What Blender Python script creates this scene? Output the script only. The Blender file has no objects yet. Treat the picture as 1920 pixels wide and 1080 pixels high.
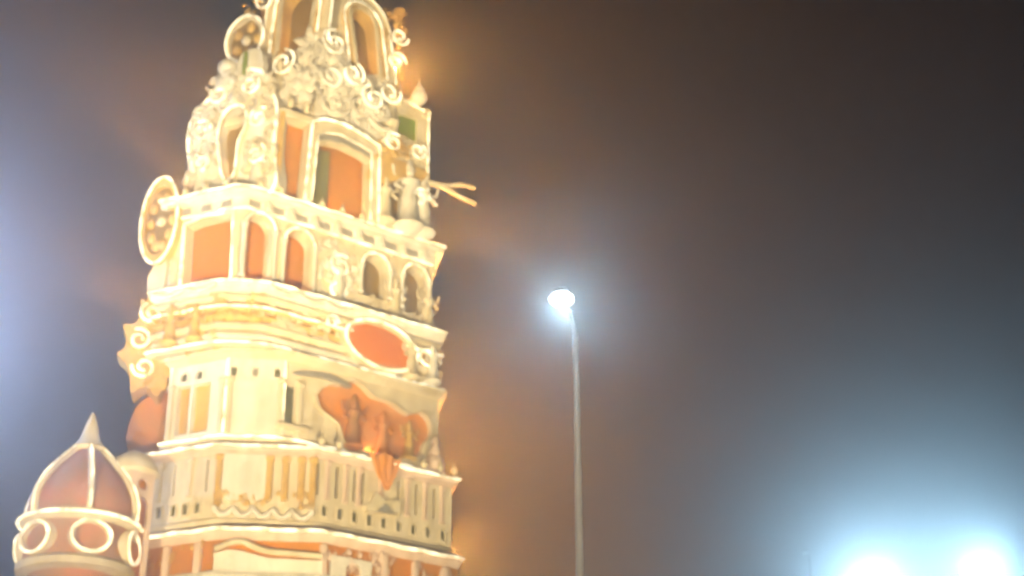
import bpy, math, random
from mathutils import Vector, Matrix, noise
from mathutils.geometry import tessellate_polygon
random.seed(7)
R_ = math.radians
scene = bpy.context.scene
col = scene.collection

# ------------------------------------------------------------------ camera
cam_d = bpy.data.cameras.new('camera')
cam = bpy.data.objects.new('camera', cam_d); col.objects.link(cam)
cam.location = (0, 0, 1.6)
cam.rotation_euler = (R_(90 + 25), 0, 0)
cam_d.sensor_width = 36.0
cam_d.lens = 36.0 * 3100 / 1920
cam_d.clip_start = 0.1
cam_d.clip_end = 2000
cam_d.dof.use_dof = True
cam_d.dof.focus_distance = 4.0
cam_d.dof.aperture_fstop = 6.0
scene.camera = cam

# ------------------------------------------------------------------ night sky
world = bpy.data.worlds.new('World'); scene.world = world
world.use_nodes = True
wn = world.node_tree
sky = wn.nodes.new('ShaderNodeTexSky')
sky.sky_type = 'NISHITA'; sky.sun_disc = False
sky.sun_elevation = R_(-4); sky.sun_rotation = R_(150)
bg = wn.nodes['Background']
wn.links.new(sky.outputs[0], bg.inputs[0])
bg.inputs[1].default_value = 0.06

# ------------------------------------------------------------------ exposure and sampling
scene.view_settings.view_transform = 'Standard'
scene.view_settings.look = 'None'
scene.view_settings.exposure = 0.0
scene.view_settings.gamma = 1.0
scene.view_settings.use_curve_mapping = False
cy = scene.cycles
cy.use_denoising = True
cy.volume_bounces = 0
cy.max_bounces = 5; cy.diffuse_bounces = 3; cy.glossy_bounces = 2
cy.sample_clamp_indirect = 6.0
cy.use_light_tree = True

# light levels (watts) and the density of the hazy air
HAZE = 0.026
W_STREET = 300; W_MAST = 2200; W_SMALL = 8; W_LEFT = 5000
W_FRONT = 68000; W_HALO = 1800; W_INNER = 34; ROPE = 3.2

# ================================================================== helpers
def mat(name, colr, rough=0.8, vary=0.12, scale=3.0, bump=0.3, emit=None, strength=0, tint=None, metallic=0.0):
    m = bpy.data.materials.new(name); m.use_nodes = True
    nt = m.node_tree; b = nt.nodes['Principled BSDF']
    b.inputs['Roughness'].default_value = rough
    b.inputs['Metallic'].default_value = metallic
    tc = nt.nodes.new('ShaderNodeTexCoord')
    n1 = nt.nodes.new('ShaderNodeTexNoise'); n1.inputs['Scale'].default_value = scale
    n1.inputs['Detail'].default_value = 6; n1.inputs['Roughness'].default_value = 0.65
    nt.links.new(tc.outputs['Object'], n1.inputs['Vector'])
    cr = nt.nodes.new('ShaderNodeValToRGB')
    lo = [max(0, c * (1 - vary * 1.6)) for c in colr]
    if tint: lo = list(tint)
    cr.color_ramp.elements[0].position = 0.32; cr.color_ramp.elements[0].color = (*lo, 1)
    cr.color_ramp.elements[1].position = 0.62; cr.color_ramp.elements[1].color = (*colr, 1)
    nt.links.new(n1.outputs['Fac'], cr.inputs['Fac'])
    mp = nt.nodes.new('ShaderNodeMapping'); mp.inputs['Scale'].default_value = (2.6, 2.6, 0.35)
    nt.links.new(tc.outputs['Object'], mp.inputs['Vector'])
    n3 = nt.nodes.new('ShaderNodeTexNoise'); n3.inputs['Scale'].default_value = 1.6; n3.inputs['Detail'].default_value = 5
    nt.links.new(mp.outputs['Vector'], n3.inputs['Vector'])
    c3 = nt.nodes.new('ShaderNodeValToRGB')
    c3.color_ramp.elements[0].position = 0.36; c3.color_ramp.elements[0].color = (0.62, 0.56, 0.46, 1)
    c3.color_ramp.elements[1].position = 0.58; c3.color_ramp.elements[1].color = (1, 1, 1, 1)
    nt.links.new(n3.outputs['Fac'], c3.inputs['Fac'])
    mx = nt.nodes.new('ShaderNodeMix'); mx.data_type = 'RGBA'; mx.blend_type = 'MULTIPLY'; mx.inputs[0].default_value = 0.45 if scale == 3.0 else 0.0
    nt.links.new(cr.outputs['Color'], mx.inputs[6]); nt.links.new(c3.outputs['Color'], mx.inputs[7])
    nt.links.new(mx.outputs[2], b.inputs['Base Color'])
    if bump:
        n2 = nt.nodes.new('ShaderNodeTexNoise'); n2.inputs['Scale'].default_value = scale * 6
        n2.inputs['Detail'].default_value = 4
        nt.links.new(tc.outputs['Object'], n2.inputs['Vector'])
        bp = nt.nodes.new('ShaderNodeBump'); bp.inputs['Strength'].default_value = bump
        bp.inputs['Distance'].default_value = 0.03
        nt.links.new(n2.outputs['Fac'], bp.inputs['Height'])
        nt.links.new(bp.outputs['Normal'], b.inputs['Normal'])
    if emit:
        b.inputs['Emission Color'].default_value = (*emit, 1)
        b.inputs['Emission Strength'].default_value = strength
    return m

M = {
 'cream':  mat('cream stucco', (0.80, 0.70, 0.50), tint=(0.66, 0.56, 0.34)),
 'white':  mat('white limewash', (0.84, 0.79, 0.68), tint=(0.78, 0.72, 0.58)),
 'gold':   mat('yellow ochre stucco', (0.74, 0.50, 0.15), tint=(0.60, 0.36, 0.08)),
 'pink':   mat('pale pink plaster', (0.80, 0.62, 0.48), tint=(0.70, 0.52, 0.38)),
 'orange': mat('saffron wall paint', (0.58, 0.21, 0.015), tint=(0.46, 0.21, 0.02), scale=1.2),
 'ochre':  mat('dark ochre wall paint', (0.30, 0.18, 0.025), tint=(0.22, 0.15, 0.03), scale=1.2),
 'terra':  mat('terracotta wall paint', (0.52, 0.20, 0.07), tint=(0.34, 0.22, 0.07), scale=1.2),
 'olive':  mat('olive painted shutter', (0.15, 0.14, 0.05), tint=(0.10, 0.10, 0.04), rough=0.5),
 'olive2': mat('faded green door paint', (0.24, 0.22, 0.05), tint=(0.20, 0.20, 0.09), rough=0.6),
 'saffron': mat('mottled saffron wall paint', (0.70, 0.26, 0.03), tint=(0.62, 0.31, 0.12), scale=1.1),
 'green':  mat('green painted panel', (0.22, 0.33, 0.03), tint=(0.30, 0.30, 0.03), rough=0.5),
 'grey':   mat('grey recessed plaster', (0.36, 0.33, 0.27), tint=(0.28, 0.26, 0.21)),
 'cloth':  mat('saffron cloth', (0.80, 0.32, 0.05), tint=(0.70, 0.33, 0.14), scale=2.2, rough=0.95, bump=0.5),
 'oval':   mat('lit amber glass', (0.35, 0.09, 0.01), emit=(1.0, 0.26, 0.025), strength=1.0, scale=2, rough=0.5, bump=0),
 'rope':   mat('warm white rope light', (0.8, 0.75, 0.6), emit=(1.0, 0.84, 0.52), strength=ROPE, bump=0),
 'dim':    mat('dim far lamp lens', (0.8, 0.8, 0.8), emit=(0.7, 0.9, 1.0), strength=0.9, bump=0),
 'steel':  mat('galvanised steel', (0.42, 0.42, 0.44), rough=0.45, metallic=0.6, scale=8, bump=0.05),
 'paint':  mat('grey pole paint', (0.14, 0.14, 0.145), rough=0.7, scale=8, bump=0.05),
 'dark':   mat('dark metal housing', (0.04, 0.04, 0.045), rough=0.5, scale=8, bump=0.05),
 'led':    mat('cool led lens', (0.8, 0.8, 0.8), emit=(0.86, 0.95, 1.0), strength=14, bump=0),
 'warm':   mat('warm lamp glass', (0.8, 0.7, 0.5), emit=(1.0, 0.62, 0.25), strength=12, bump=0),
 'ground': mat('asphalt', (0.05, 0.05, 0.052), scale=0.6, rough=0.9),
 'paving': mat('grey paving', (0.20, 0.19, 0.18), scale=0.8, rough=0.9),
}

def uneven(m, strength):
    nt = m.node_tree; b = nt.nodes['Principled BSDF']; tc = nt.nodes.new('ShaderNodeTexCoord')
    n = nt.nodes.new('ShaderNodeTexNoise'); n.inputs['Scale'].default_value = 4.5; n.inputs['Detail'].default_value = 3
    mr = nt.nodes.new('ShaderNodeMapRange'); mr.inputs[1].default_value = .38; mr.inputs[2].default_value = .64
    mr.inputs[3].default_value = strength * .12; mr.inputs[4].default_value = strength * 1.5
    nt.links.new(tc.outputs['Object'], n.inputs['Vector']); nt.links.new(n.outputs['Fac'], mr.inputs[0]); nt.links.new(mr.outputs[0], b.inputs['Emission Strength'])
uneven(M['rope'], ROPE)

class MB:
    """collects shapes; local frame: x right, y into the wall, z up"""
    def __init__(s): s.v = []; s.f = []
    def add(s, vs, fs):
        k = len(s.v); s.v += [tuple(p) for p in vs]; s.f += [tuple(i + k for i in f) for f in fs]; return s
    def box(s, x0, x1, y0, y1, z0, z1, bev=0.0, taper=1.0):
        if bev <= 0:
            cx, cyy = (x0 + x1) / 2, (y0 + y1) / 2
            vs = []
            for z, k in ((z0, 1), (z1, taper)):
                for x, y in ((x0, y0), (x1, y0), (x1, y1), (x0, y1)):
                    vs.append((cx + (x - cx) * k, cyy + (y - cyy) * k, z))
            return s.add(vs, [(3, 2, 1, 0), (4, 5, 6, 7), (0, 1, 5, 4), (1, 2, 6, 5), (2, 3, 7, 6), (3, 0, 4, 7)])
        b = min(bev, (x1 - x0) * .45, (z1 - z0) * .45, abs(y1 - y0) * .45)
        rings = []
        for z, i in ((z0, b), (z0 + b, 0), (z1 - b, 0), (z1, b)):
            rings.append([(x0 + i + b * (i == 0), y0 + i, z), (x1 - i - b * (i == 0), y0 + i, z), (x1 - i, y0 + i + b * (i == 0), z), (x1 - i, y1 - i - b * (i == 0), z),
                          (x1 - i - b * (i == 0), y1 - i, z), (x0 + i + b * (i == 0), y1 - i, z), (x0 + i, y1 - i - b * (i == 0), z), (x0 + i, y0 + i + b * (i == 0), z)])
        return s.loft(rings, cap=True)
    def loft(s, rings, cap=False, closed=True):
        n = len(rings[0]); vs = [p for r in rings for p in r]; fs = []
        for i in range(len(rings) - 1):
            for j in range(n if closed else n - 1):
                a, b2 = i * n + j, i * n + (j + 1) % n
                fs.append((a, b2, b2 + n, a + n))
        if cap:
            fs.append(tuple(range(n - 1, -1, -1))); fs.append(tuple(range((len(rings) - 1) * n, len(rings) * n)))
        return s.add(vs, fs)
    def lathe(s, prof, n=20, c=(0, 0, 0), wob=0.0):
        rings = []
        for r, z in prof:
            rings.append([(c[0] + r * (1 + wob * math.cos(8 * 2 * math.pi * k / n)) * math.cos(2 * math.pi * k / n), c[1] + r * (1 + wob * math.cos(8 * 2 * math.pi * k / n)) * math.sin(2 * math.pi * k / n), c[2] + z) for k in range(n)])
        return s.loft(rings, cap=True)
    def ball(s, c, r, n=8, sq=(1, 1, 1)):
        rings = []
        m = max(4, n // 2 + 1)
        for i in range(m + 1):
            a = math.pi * i / m; rr = max(0.02, math.sin(a)); zz = -math.cos(a)
            rings.append([(c[0] + r * sq[0] * rr * math.cos(2 * math.pi * k / n), c[1] + r * sq[1] * rr * math.sin(2 * math.pi * k / n), c[2] + r * sq[2] * zz) for k in range(n)])
        return s.loft(rings, cap=True)
    def tube(s, pts, rad, n=8, closed=False):
        pts = [Vector(p) for p in pts]; m = len(pts); rings = []
        rads = rad if isinstance(rad, (list, tuple)) else [rad] * m
        for i, p in enumerate(pts):
            if closed: d = pts[(i + 1) % m] - pts[i - 1]
            else: d = pts[min(i + 1, m - 1)] - pts[max(i - 1, 0)]
            d.normalize()
            up = Vector((0, 1, 0)) if abs(d.y) < 0.9 else Vector((0, 0, 1))
            a = d.cross(up).normalized(); b = d.cross(a).normalized()
            rings.append([tuple(p + (a * math.cos(2 * math.pi * k / n) + b * math.sin(2 * math.pi * k / n)) * rads[i]) for k in range(n)])
        if closed: rings.append(rings[0])
        return s.loft(rings, cap=not closed)
    def plate(s, outer, holes=(), y0=0.0, y1=0.2):
        loops = [list(outer)] + [list(h) for h in holes]
        tris = tessellate_polygon([[Vector((x, z, 0)) for x, z in l] for l in loops])
        flat = [p for l in loops for p in l]; n = len(flat)
        vs = [(x, y0, z) for x, z in flat] + [(x, y1, z) for x, z in flat]
        fs = [tuple(t) for t in tris] + [tuple(i + n for i in reversed(t)) for t in tris]
        k = 0
        for l in loops:
            m = len(l)
            for j in range(m): fs.append((k + j, k + (j + 1) % m, n + k + (j + 1) % m, n + k + j))
            k += m
        return s.add(vs, fs)
    def band(s, inner, outer, y0, y1):
        """open strip of given depth between two paths of equal length (an archivolt)"""
        rings = []
        for a, b in zip(inner, outer):
            rings.append([(a[0], y0, a[1]), (b[0], y0, b[1]), (b[0], y1, b[1]), (a[0], y1, a[1])])
        return s.loft(rings, cap=True)

def mesh_of(mb, name, smooth=False):
    me = bpy.data.meshes.new(name); me.from_pydata(mb.v, [], mb.f); me.validate(); me.update()
    import bmesh
    bm = bmesh.new(); bm.from_mesh(me); bmesh.ops.recalc_face_normals(bm, faces=bm.faces)
    bm.to_mesh(me); bm.free()
    if smooth:
        for p in me.polygons: p.use_smooth = True
        try: me.set_sharp_from_angle(angle=R_(smooth if smooth is not True else 45))
        except Exception: pass
    return me

def obj(name, mb, m, parent=None, loc=(0, 0, 0), rz=0.0, smooth=False, kind=None):
    me = mb if isinstance(mb, bpy.types.Mesh) else mesh_of(mb, name, smooth)
    if not me.materials: me.materials.append(M[m])
    o = bpy.data.objects.new(name, me); col.objects.link(o)
    o.parent = parent
    if parent is not None:
        base = parent_world(parent)
        o.matrix_basis = base.inverted() @ (Matrix.Translation(loc) @ Matrix.Rotation(rz, 4, 'Z'))
    else:
        o.matrix_basis = Matrix.Translation(loc) @ Matrix.Rotation(rz, 4, 'Z')
    if kind: o['kind'] = kind
    return o

def parent_world(o):
    m = o.matrix_basis.copy()
    while o.parent is not None: o = o.parent; m = o.matrix_basis @ m
    return m

def thing(name, label, cat, loc=(0, 0, 0), rz=0.0, group=None):
    o = bpy.data.objects.new(name, None); col.objects.link(o)
    o.empty_display_size = 0.3
    o.matrix_basis = Matrix.Translation(loc) @ Matrix.Rotation(rz, 4, 'Z')
    return tag(o, label, cat, group)
def tag(o, label, cat, group=None):
    o['label'] = label; o['category'] = cat
    if group: o['group'] = group
    return o
def lamp(kind, parent, loc, watts, colr, radius=0.15, aim=None, spot=60, blend=0.6):
    d = bpy.data.lights.new(parent.name + '_light', kind); d.energy = watts; d.color = colr
    d.shadow_soft_size = radius
    o = bpy.data.objects.new(parent.name + '_light', d); col.objects.link(o); o.parent = parent
    mw = Matrix.Translation(loc)
    if aim is not None:
        q = (Vector(aim) - Vector(loc)).to_track_quat('-Z', 'Y'); mw = mw @ q.to_matrix().to_4x4()
    if kind == 'SPOT': d.spot_size = R_(spot); d.spot_blend = blend
    o.matrix_basis = parent_world(parent).inverted() @ mw
    return o

def arch(cx, z0, w, h, n=14, horse=0.0, point=0.0):
    """closed arch outline (x, z), from the lower left round the head to the lower right"""
    r = w / 2; zs = z0 + h - r * (1 + point); pts = [(cx - r * (1 - horse), z0)]
    for i in range(n + 1):
        a = math.pi - math.pi * i / n
        x = r * math.cos(a); z = r * math.sin(a)
        z *= (1 + point * (1 - abs(math.cos(a))) )
        pts.append((cx + x, zs + z))
    pts.append((cx + r * (1 - horse), z0))
    return pts
def grow(pts, cx, cz, k, dz=0.0): return [(cx + (x - cx) * k, cz + (z - cz) * k + dz) for x, z in pts]
def ellipse(cx, cz, rx, rz, n=28, rot=0.0):
    o = []
    for i in range(n):
        a = 2 * math.pi * i / n; x, z = rx * math.cos(a), rz * math.sin(a)
        o.append((cx + x * math.cos(rot) - z * math.sin(rot), cz + x * math.sin(rot) + z * math.cos(rot)))
    return o
def spline(pts, per=6, closed=True):
    out = []; n = len(pts)
    for i in range(n if closed else n - 1):
        p0, p1, p2, p3 = (pts[(i + k) % n] if closed else pts[min(max(i + k, 0), n - 1)] for k in (-1, 0, 1, 2))
        for j in range(per):
            t = j / per
            out.append(tuple(0.5 * (2 * b + (c - a) * t + (2 * a - 5 * b + 4 * c - d) * t * t + (3 * b - a - 3 * c + d) * t ** 3) for a, b, c, d in zip(p0, p1, p2, p3)))
    if not closed: out.append(tuple(pts[-1]))
    return out

# ================================================================== ground
g = MB(); g.add([(-400, -400, 0), (400, -400, 0), (400, 400, 0), (-400, 400, 0)], [(0, 1, 2, 3)])
o = obj('ground', g, 'ground'); o['kind'] = 'structure'
g = MB(); g.add([(-22, 16, .004), (16, 16, .004), (16, 48, .004), (-22, 48, .004)], [(0, 1, 2, 3)])
o = obj('courtyard_paving', g, 'paving'); o['kind'] = 'structure'

# ================================================================== temple tower
RT = Vector((math.sin(R_(53.6)), math.cos(R_(53.6))))       # run of the right-hand faces
LT = Vector((math.sin(R_(-66.4)), math.cos(R_(-66.4))))     # run of the left-hand faces

class Face:
    """one face of a storey: u along the face from the near corner, z up, o outwards"""
    def __init__(s, P, t, left=False):
        s.P = P; s.t = t
        s.n = Vector((-t.y, t.x)) if left else Vector((t.y, -t.x))
        s.s = -1 if left else 1
        s.rz = math.atan2(s.n.x, -s.n.y)
    def loc(s, u, z, out=0.0):
        q = s.P + s.t * u + s.n * out
        return (q.x, q.y, z)

class Storey:
    def __init__(s, cx, cyy, a, b, c, depth=2.9):
        C = Vector((cx, cyy)); s.a, s.b, s.c = a, b, c
        s.R = Face(C, RT); s.L = Face(C, LT, True)
        A = C + RT * a; B = C + LT * b
        P1, P2 = C + LT * c, C + RT * c
        s.cl = (P2 - P1).length
        s.C = Face(P1, (P2 - P1).normalized())
        def back(p, inward):
            d = p.normalized(); w = R_(inward)
            return p + Vector((d.x * math.cos(w) - d.y * math.sin(w), d.x * math.sin(w) + d.y * math.cos(w))) * depth
        A2 = back(A, 9); B2 = back(B, -9)
        s.plan = [P1, P2, A, A2, B2, B] if c > 0.02 else [C, A, A2, B2, B]

def offset(plan, d):
    n = len(plan); out = []
    for i in range(n):
        p0, p1, p2 = plan[i - 1], plan[i], plan[(i + 1) % n]
        e1, e2 = (p1 - p0).normalized(), (p2 - p1).normalized()
        n1, n2 = Vector((e1.y, -e1.x)), Vector((e2.y, -e2.x))
        m = (n1 + n2).normalized(); k = d / max(0.35, m.dot(n1))
        out.append(p1 + m * k)
    return out
def prism(plan, z0, z1, o0=0.0, o1=None):
    mb = MB(); o1 = o0 if o1 is None else o1
    mb.loft([[(p.x, p.y, z) for p in offset(plan, o)] for o, z in ((o0, z0), (o1, z1))], cap=True); return mb
def ring(plan, prof):
    """moulding swept round the plan; prof = (out, z) from bottom to top, closed towards the inside"""
    mb = MB(); mb.loft([[(p.x, p.y, z) for p in offset(plan, o)] for o, z in prof], cap=True); return mb

S0 = Storey(-4.49, 29.6, 4.28, 3.05, 1.1)
S1 = Storey(-4.69, 29.9, 4.30, 2.81, 1.1)
S2 = Storey(-5.05, 30.2, 4.35, 1.99, 0.65)
S3 = Storey(-5.43, 30.2, 4.73, 2.03, 0.5)
S4 = Storey(-5.60, 30.4, 4.75, 1.75, 0.12)
S5 = Storey(-4.97, 30.6, 3.80, 2.05, 0.12)
S6 = Storey(-4.34, 31.2, 2.23, 2.06, 0.3, depth=2.4)

tower = thing('temple_tower', 'tall floodlit cream and orange temple tower with arcades, carved cornices and domed top', 'tower', (-4.3, 32.6, 0))
def part(name, mb, m, face=None, u=0, z=0, out=0, parent=None, smooth=False, kind=None):
    if face is None: return obj(name, mb, m, parent or tower, (0, 0, 0), 0, smooth, kind)
    return obj(name, mb, m, parent or tower, face.loc(u, z, out), face.rz, smooth, kind)

# ---- storey walls (cores)
part('plinth', prism(offset(S0.plan, 0.35), 0, 1.2), 'grey')
part('base_wall', prism(S0.plan, 1.2, 9.7, 0.02), 'cream')
part('base_wall', prism(S0.plan, 9.7, 10.42, -0.03), 'orange')
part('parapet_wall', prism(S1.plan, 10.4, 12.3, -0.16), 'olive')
part('storey_wall', prism(S2.plan, 12.3, 14.45, -0.14), 'gold')
part('storey_wall', prism(S3.plan, 14.4, 15.85, -0.10), 'cream')
part('storey_wall', prism(S4.plan, 15.8, 17.9, -0.42), 'orange')
part('storey_wall', prism(S5.plan, 17.9, 20.3, -0.34), 'orange')

# ---- cornices
def cornice(st, prof, m='cream', name='cornice'): return part(name, ring(st.plan, prof), m, smooth=30)
cornice(S0, [(-0.2, 9.62), (0.10, 9.62), (0.16, 9.70), (0.10, 9.80), (-0.2, 9.80)], 'white')
cornice(S0, [(-0.3, 10.40), (-0.06, 10.40), (0.02, 10.50), (0.06, 10.56), (0.06, 10.66), (-0.06, 10.74), (-0.3, 10.78)], 'pink')
cornice(S1, [(-0.2, 10.79), (0.04, 10.79), (0.05, 10.88), (0.01, 10.93), (-0.2, 10.95)], 'cream')
cornice(S1, [(-0.2, 12.20), (0.02, 12.20), (0.10, 12.27), (0.13, 12.37), (0.10, 12.42), (-0.25, 12.50), (-0.6, 12.50)], 'pink')
cornice(S2, [(-0.2, 12.50), (0.10, 12.505), (0.10, 12.56), (0.02, 12.66), (-0.2, 12.66)], 'cream')
cornice(S2, [(-0.2, 14.26), (0.04, 14.26), (0.10, 14.33), (0.16, 14.36), (0.17, 14.43), (-0.2, 14.46)], 'cream')
for k, (z, out, m) in enumerate([(14.47, .12, 'cream'), (14.66, .03, 'white'), (14.86, .10, 'cream'), (15.08, .02, 'gold'), (15.28, .09, 'gold'), (15.50, .05, 'cream')]):
    cornice(S3, [(-0.2, z), (out - .04, z), (out + .03, z + .06), (out + .02, z + .12), (out - .06, z + .165), (-0.2, z + .17)], m)
cornice(S3, [(-0.3, 15.68), (0.06, 15.68), (0.16, 15.76), (0.18, 15.86), (0.08, 15.96), (-0.7, 15.98)], 'white')
top_c = cornice(S4, [(-0.5, 17.62), (0.02, 17.62), (0.05, 17.66), (0.06, 17.86), (0.22, 17.90), (0.25, 18.00), (0.14, 18.07), (-0.6, 18.08)], 'white')
cornice(S5, [(-0.4, 20.02), (-0.02, 20.02), (0.0, 20.10), (-0.02, 20.20), (-0.4, 20.26)], 'cream')

# ---- repeated pieces: small windows, shutters, pilasters
def window_mesh(w, h, head='flat'):
    fr = MB(); out = arch(0, -h / 2 - .03, w + .07, h + .07) if head == 'arch' else [(-w / 2 - .035, -h / 2 - .03), (-w / 2 - .035, h / 2 + .035), (w / 2 + .035, h / 2 + .035), (w / 2 + .035, -h / 2 - .03)]
    inn = arch(0, -h / 2, w, h) if head == 'arch' else [(-w / 2, -h / 2), (-w / 2, h / 2), (w / 2, h / 2), (w / 2, -h / 2)]
    fr.plate(out, [inn], -0.02, 0.05)
    pn = MB(); pn.plate([(x * .98, z * .98) for x, z in inn], (), 0.035, 0.055)
    return mesh_of(fr, 'window'), mesh_of(pn, 'pane')
WM = {}
def window(face, u, z, w, h, head='flat', m='cream', pm='olive', out=0.0):
    key = (round(w, 2), round(h, 2), head, m, pm)
    if key not in WM: WM[key] = window_mesh(w, h, head)
    f = part('window', WM[key][0], m, face, u, z, out)
    p = obj('pane', WM[key][1], pm, f, face.loc(u, z, out), face.rz)
    return f

def rect(x0, x1, z0, z1): return [(x0, z0), (x0, z1), (x1, z1), (x1, z0)]

# ---- S1: parapet storey with a row of small windows and tall slots
def screen(face, u0, u1, z0, z1, holes, m, y0=0.0, y1=0.16, name='wall_panel'):
    s = face.s; a, b = sorted((s * u0, s * u1))
    mb = MB(); mb.plate(rect(a, b, z0, z1), holes, y0, y1)
    return part(name, mb, m, face, 0, 0, 0)
r_win = [1.33, 1.68, 2.01, 2.35, 2.68, 3.03, 3.38, 3.73, 4.09]
l_win = [1.46, 1.74, 2.01, 2.34, 2.60]
r_slot = [(1.15, .07), (1.58, .08), (1.98, .07), (2.18, .06), (3.0, .05), (3.43, .06), (3.86, .06)]
l_slot = [(1.30, .05), (2.05, .04)]
for face, wins, slots, u0, u1, m in ((S1.R, r_win, r_slot, 1.1, 4.30, 'pink'), (S1.L, l_win, l_slot, 1.1, 2.81, 'cream')):
    s = face.s
    holes = [rect(s * u - .075, s * u + .075, 11.04, 11.30) for u in wins] + [rect(s * u - w / 2, s * u + w / 2, 11.47, 12.12) for u, w in slots]
    screen(face, u0, u1, 10.94, 12.22, holes, 'cream')
    for k, u in enumerate(wins):
        window(face, u, 11.17, 0.11, 0.22, 'arch' if (face is S1.R and k > 4) or k == 0 else 'flat')
    edges = sorted([u0 + .05] + [u for u, w in slots] + [u1 - .05])
    pm = MB(); pm.box(-.05, .05, -.03, .03, 11.46, 12.16, bev=.02); pm.box(-.07, .07, -.07, .03, 12.10, 12.19, bev=.02); pm.box(-.07, .07, -.045, .03, 11.40, 11.47, bev=.02)
    pme = mesh_of(pm, 'pilaster')
    for a, b in zip(edges[:-1], edges[1:]):
        if b - a > .18: part('pilaster', pme, m, face, (a + b) / 2, 0, 0)
screen(S1.C, 0, S1.cl, 10.94, 12.22, [], 'cream')
# centre bay: tall white hanging panel, slim pilasters and a garland of tassels
mb = MB(); mb.plate([(-.42, 11.35), (-.42, 12.2), (.42, 12.2), (.42, 11.35), (.2, 11.24), (0, 11.32), (-.2, 11.22)], (), -.06, 0.0)
part('hanging_panel', mb, 'white', S1.C, .55, 0, 0)
for u in (.06, 1.02, 1.33, 1.64, 1.86):
    mb = MB(); mb.box(-.06, .06, -.08, .02, 11.3, 12.18, bev=.02); mb.box(-.085, .085, -.10, .02, 12.08, 12.19, bev=.02)
    part('pilaster', mb, 'gold', S1.C, u, 0, 0)
for k in range(5):
    u = .16 + k * .4
    window(S1.C, u, 11.09, .10, .2, 'arch', 'cream', 'olive', 0.0)
# small stepped canopy on the right-hand parapet
mb = MB(); mb.plate([(-.4, 11.30), (-.42, 11.42), (-.28, 11.5), (-.2, 11.72), (0, 11.58), (.36, 11.66), (.38, 11.38), (.1, 11.36)], (), -.16, .02); part('canopy', mb, 'cream', S1.R, 2.6, 0, 0)
mb = MB(); mb.plate([(-.2, 11.32), (0, 11.52), (.25, 11.33)], (), -.19, -.161); part('canopy_panel', mb, 'grey', S1.R, 2.6, 0, 0)

# ---- S2: white storey with tall panels
h2 = [rect(S2.L.s * u - .09, S2.L.s * u + .09, 13.9, 14.1) for u in (1.67, 1.31)]
screen(S2.L, .65, 1.99, 12.65, 14.28, h2 + [rect(-1.80, -1.50, 12.78, 13.82), rect(-1.44, -1.02, 12.78, 13.82)], 'white', 0, .14)
screen(S2.C, 0, S2.cl, 12.65, 14.28, [rect(x - .07, x + .07, 13.88, 14.09) for x in (.12, .55, .98)], 'white', 0, .14)
bay = spline([(1.42, 13.72), (1.68, 13.98), (1.98, 14.04), (2.2, 14.2), (2.45, 14.14), (2.72, 13.96), (3.15, 13.92), (3.55, 13.76), (3.9, 13.88), (4.12, 13.7), (4.14, 13.42), (3.98, 13.2), (3.9, 12.95), (3.6, 12.78), (3.1, 12.72), (2.6, 12.74), (2.1, 12.84), (1.92, 13.2), (1.5, 13.42)], 4)
screen(S2.R, .65, 4.35, 12.65, 14.28, [rect(.68, .90, 12.95, 13.75), bay], 'cream', 0, .14)
bx = 2.8; bz = 13.4
mb = MB(); mb.band(bay, grow(bay, bx, bz, 1.06), -.05, .02); mb.band(grow(bay, bx, bz, .995), bay, .0, .12); part('bay_frame', mb, 'cream', S2.R, smooth=40)
mb = MB(); mb.plate(rect(1.3, 4.25, 12.68, 14.24), (), .11, .135); part('bay_wall', mb, 'saffron', S2.R)
for u in (1.67, 1.31): window(S2.L, u, 14.0, .15, .18, 'arch', 'white')
for u in (.12, .98): window(S2.C, u, 13.985, .11, .19, 'arch' if u > .5 else 'flat', 'white')
window(S2.C, .55, 13.985, .11, .19, 'flat', 'white', 'grey')
mb = MB(); mb.plate([(-.46, 12.60), (-.46, 13.80), (.40, 13.80), (.44, 12.62), (.1, 12.56), (-.2, 12.63)], (), -.05, 0); part('hanging_panel', mb, 'white', S2.C, .62, 0, 0)
for f_, u, m in ((S2.L, .72, 'cream'), (S2.L, 1.93, 'cream'), (S2.C, .06, 'cream'), (S2.C, 1.08, 'cream'), (S2.R, 1.0, 'cream')):
    mb = MB(); mb.box(-.06, .06, -.07, .02, 12.66, 13.84, bev=.02); mb.box(-.085, .085, -.09, .02, 13.76, 13.86, bev=.02); part('pilaster', mb, m, f_, u, 0, 0)
wf = window(S2.R, .79, 13.35, .20, .78, 'flat', 'cream', 'olive')
mb = MB(); mb.box(-.28, .42, -.14, .03, 12.82, 12.92, bev=.02); obj('sill', mb, 'cream', wf, S2.R.loc(.79, 0, 0), S2.R.rz)
mb = MB(); mb.plate(spline([(-.5, 14.02), (-.1, 14.12), (.35, 14.16), (.8, 14.06), (.8, 14.0), (.3, 14.07), (-.1, 14.04)], 4), (), -.10, .02); part('hood_moulding', mb, 'grey', S2.R, 1.3, 0, 0)

# ---- S3: oval lit window with cream rim
mb = MB(); mb.plate(ellipse(0, 0, .94, .56, rot=-.10), [ellipse(0, 0, .80, .44, rot=-.10)], -.22, .05)
ov = part('oval_window', mb, 'cream', S3.R, 3.2, 15.16, 0, smooth=30)
mb = MB(); rings = []
for k in range(6):
    f_ = 1 - k / 5; rings.append([(x, -.12 - .10 * math.sqrt(max(0, 1 - f_ * f_)), z) for x, z in ellipse(0, 0, max(.02, .82 * f_), max(.01, .46 * f_), rot=-.10)])
mb.loft(rings, cap=True); obj('pane', mb, 'oval', ov, S3.R.loc(3.2, 15.16, 0), S3.R.rz, smooth=60)

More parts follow.
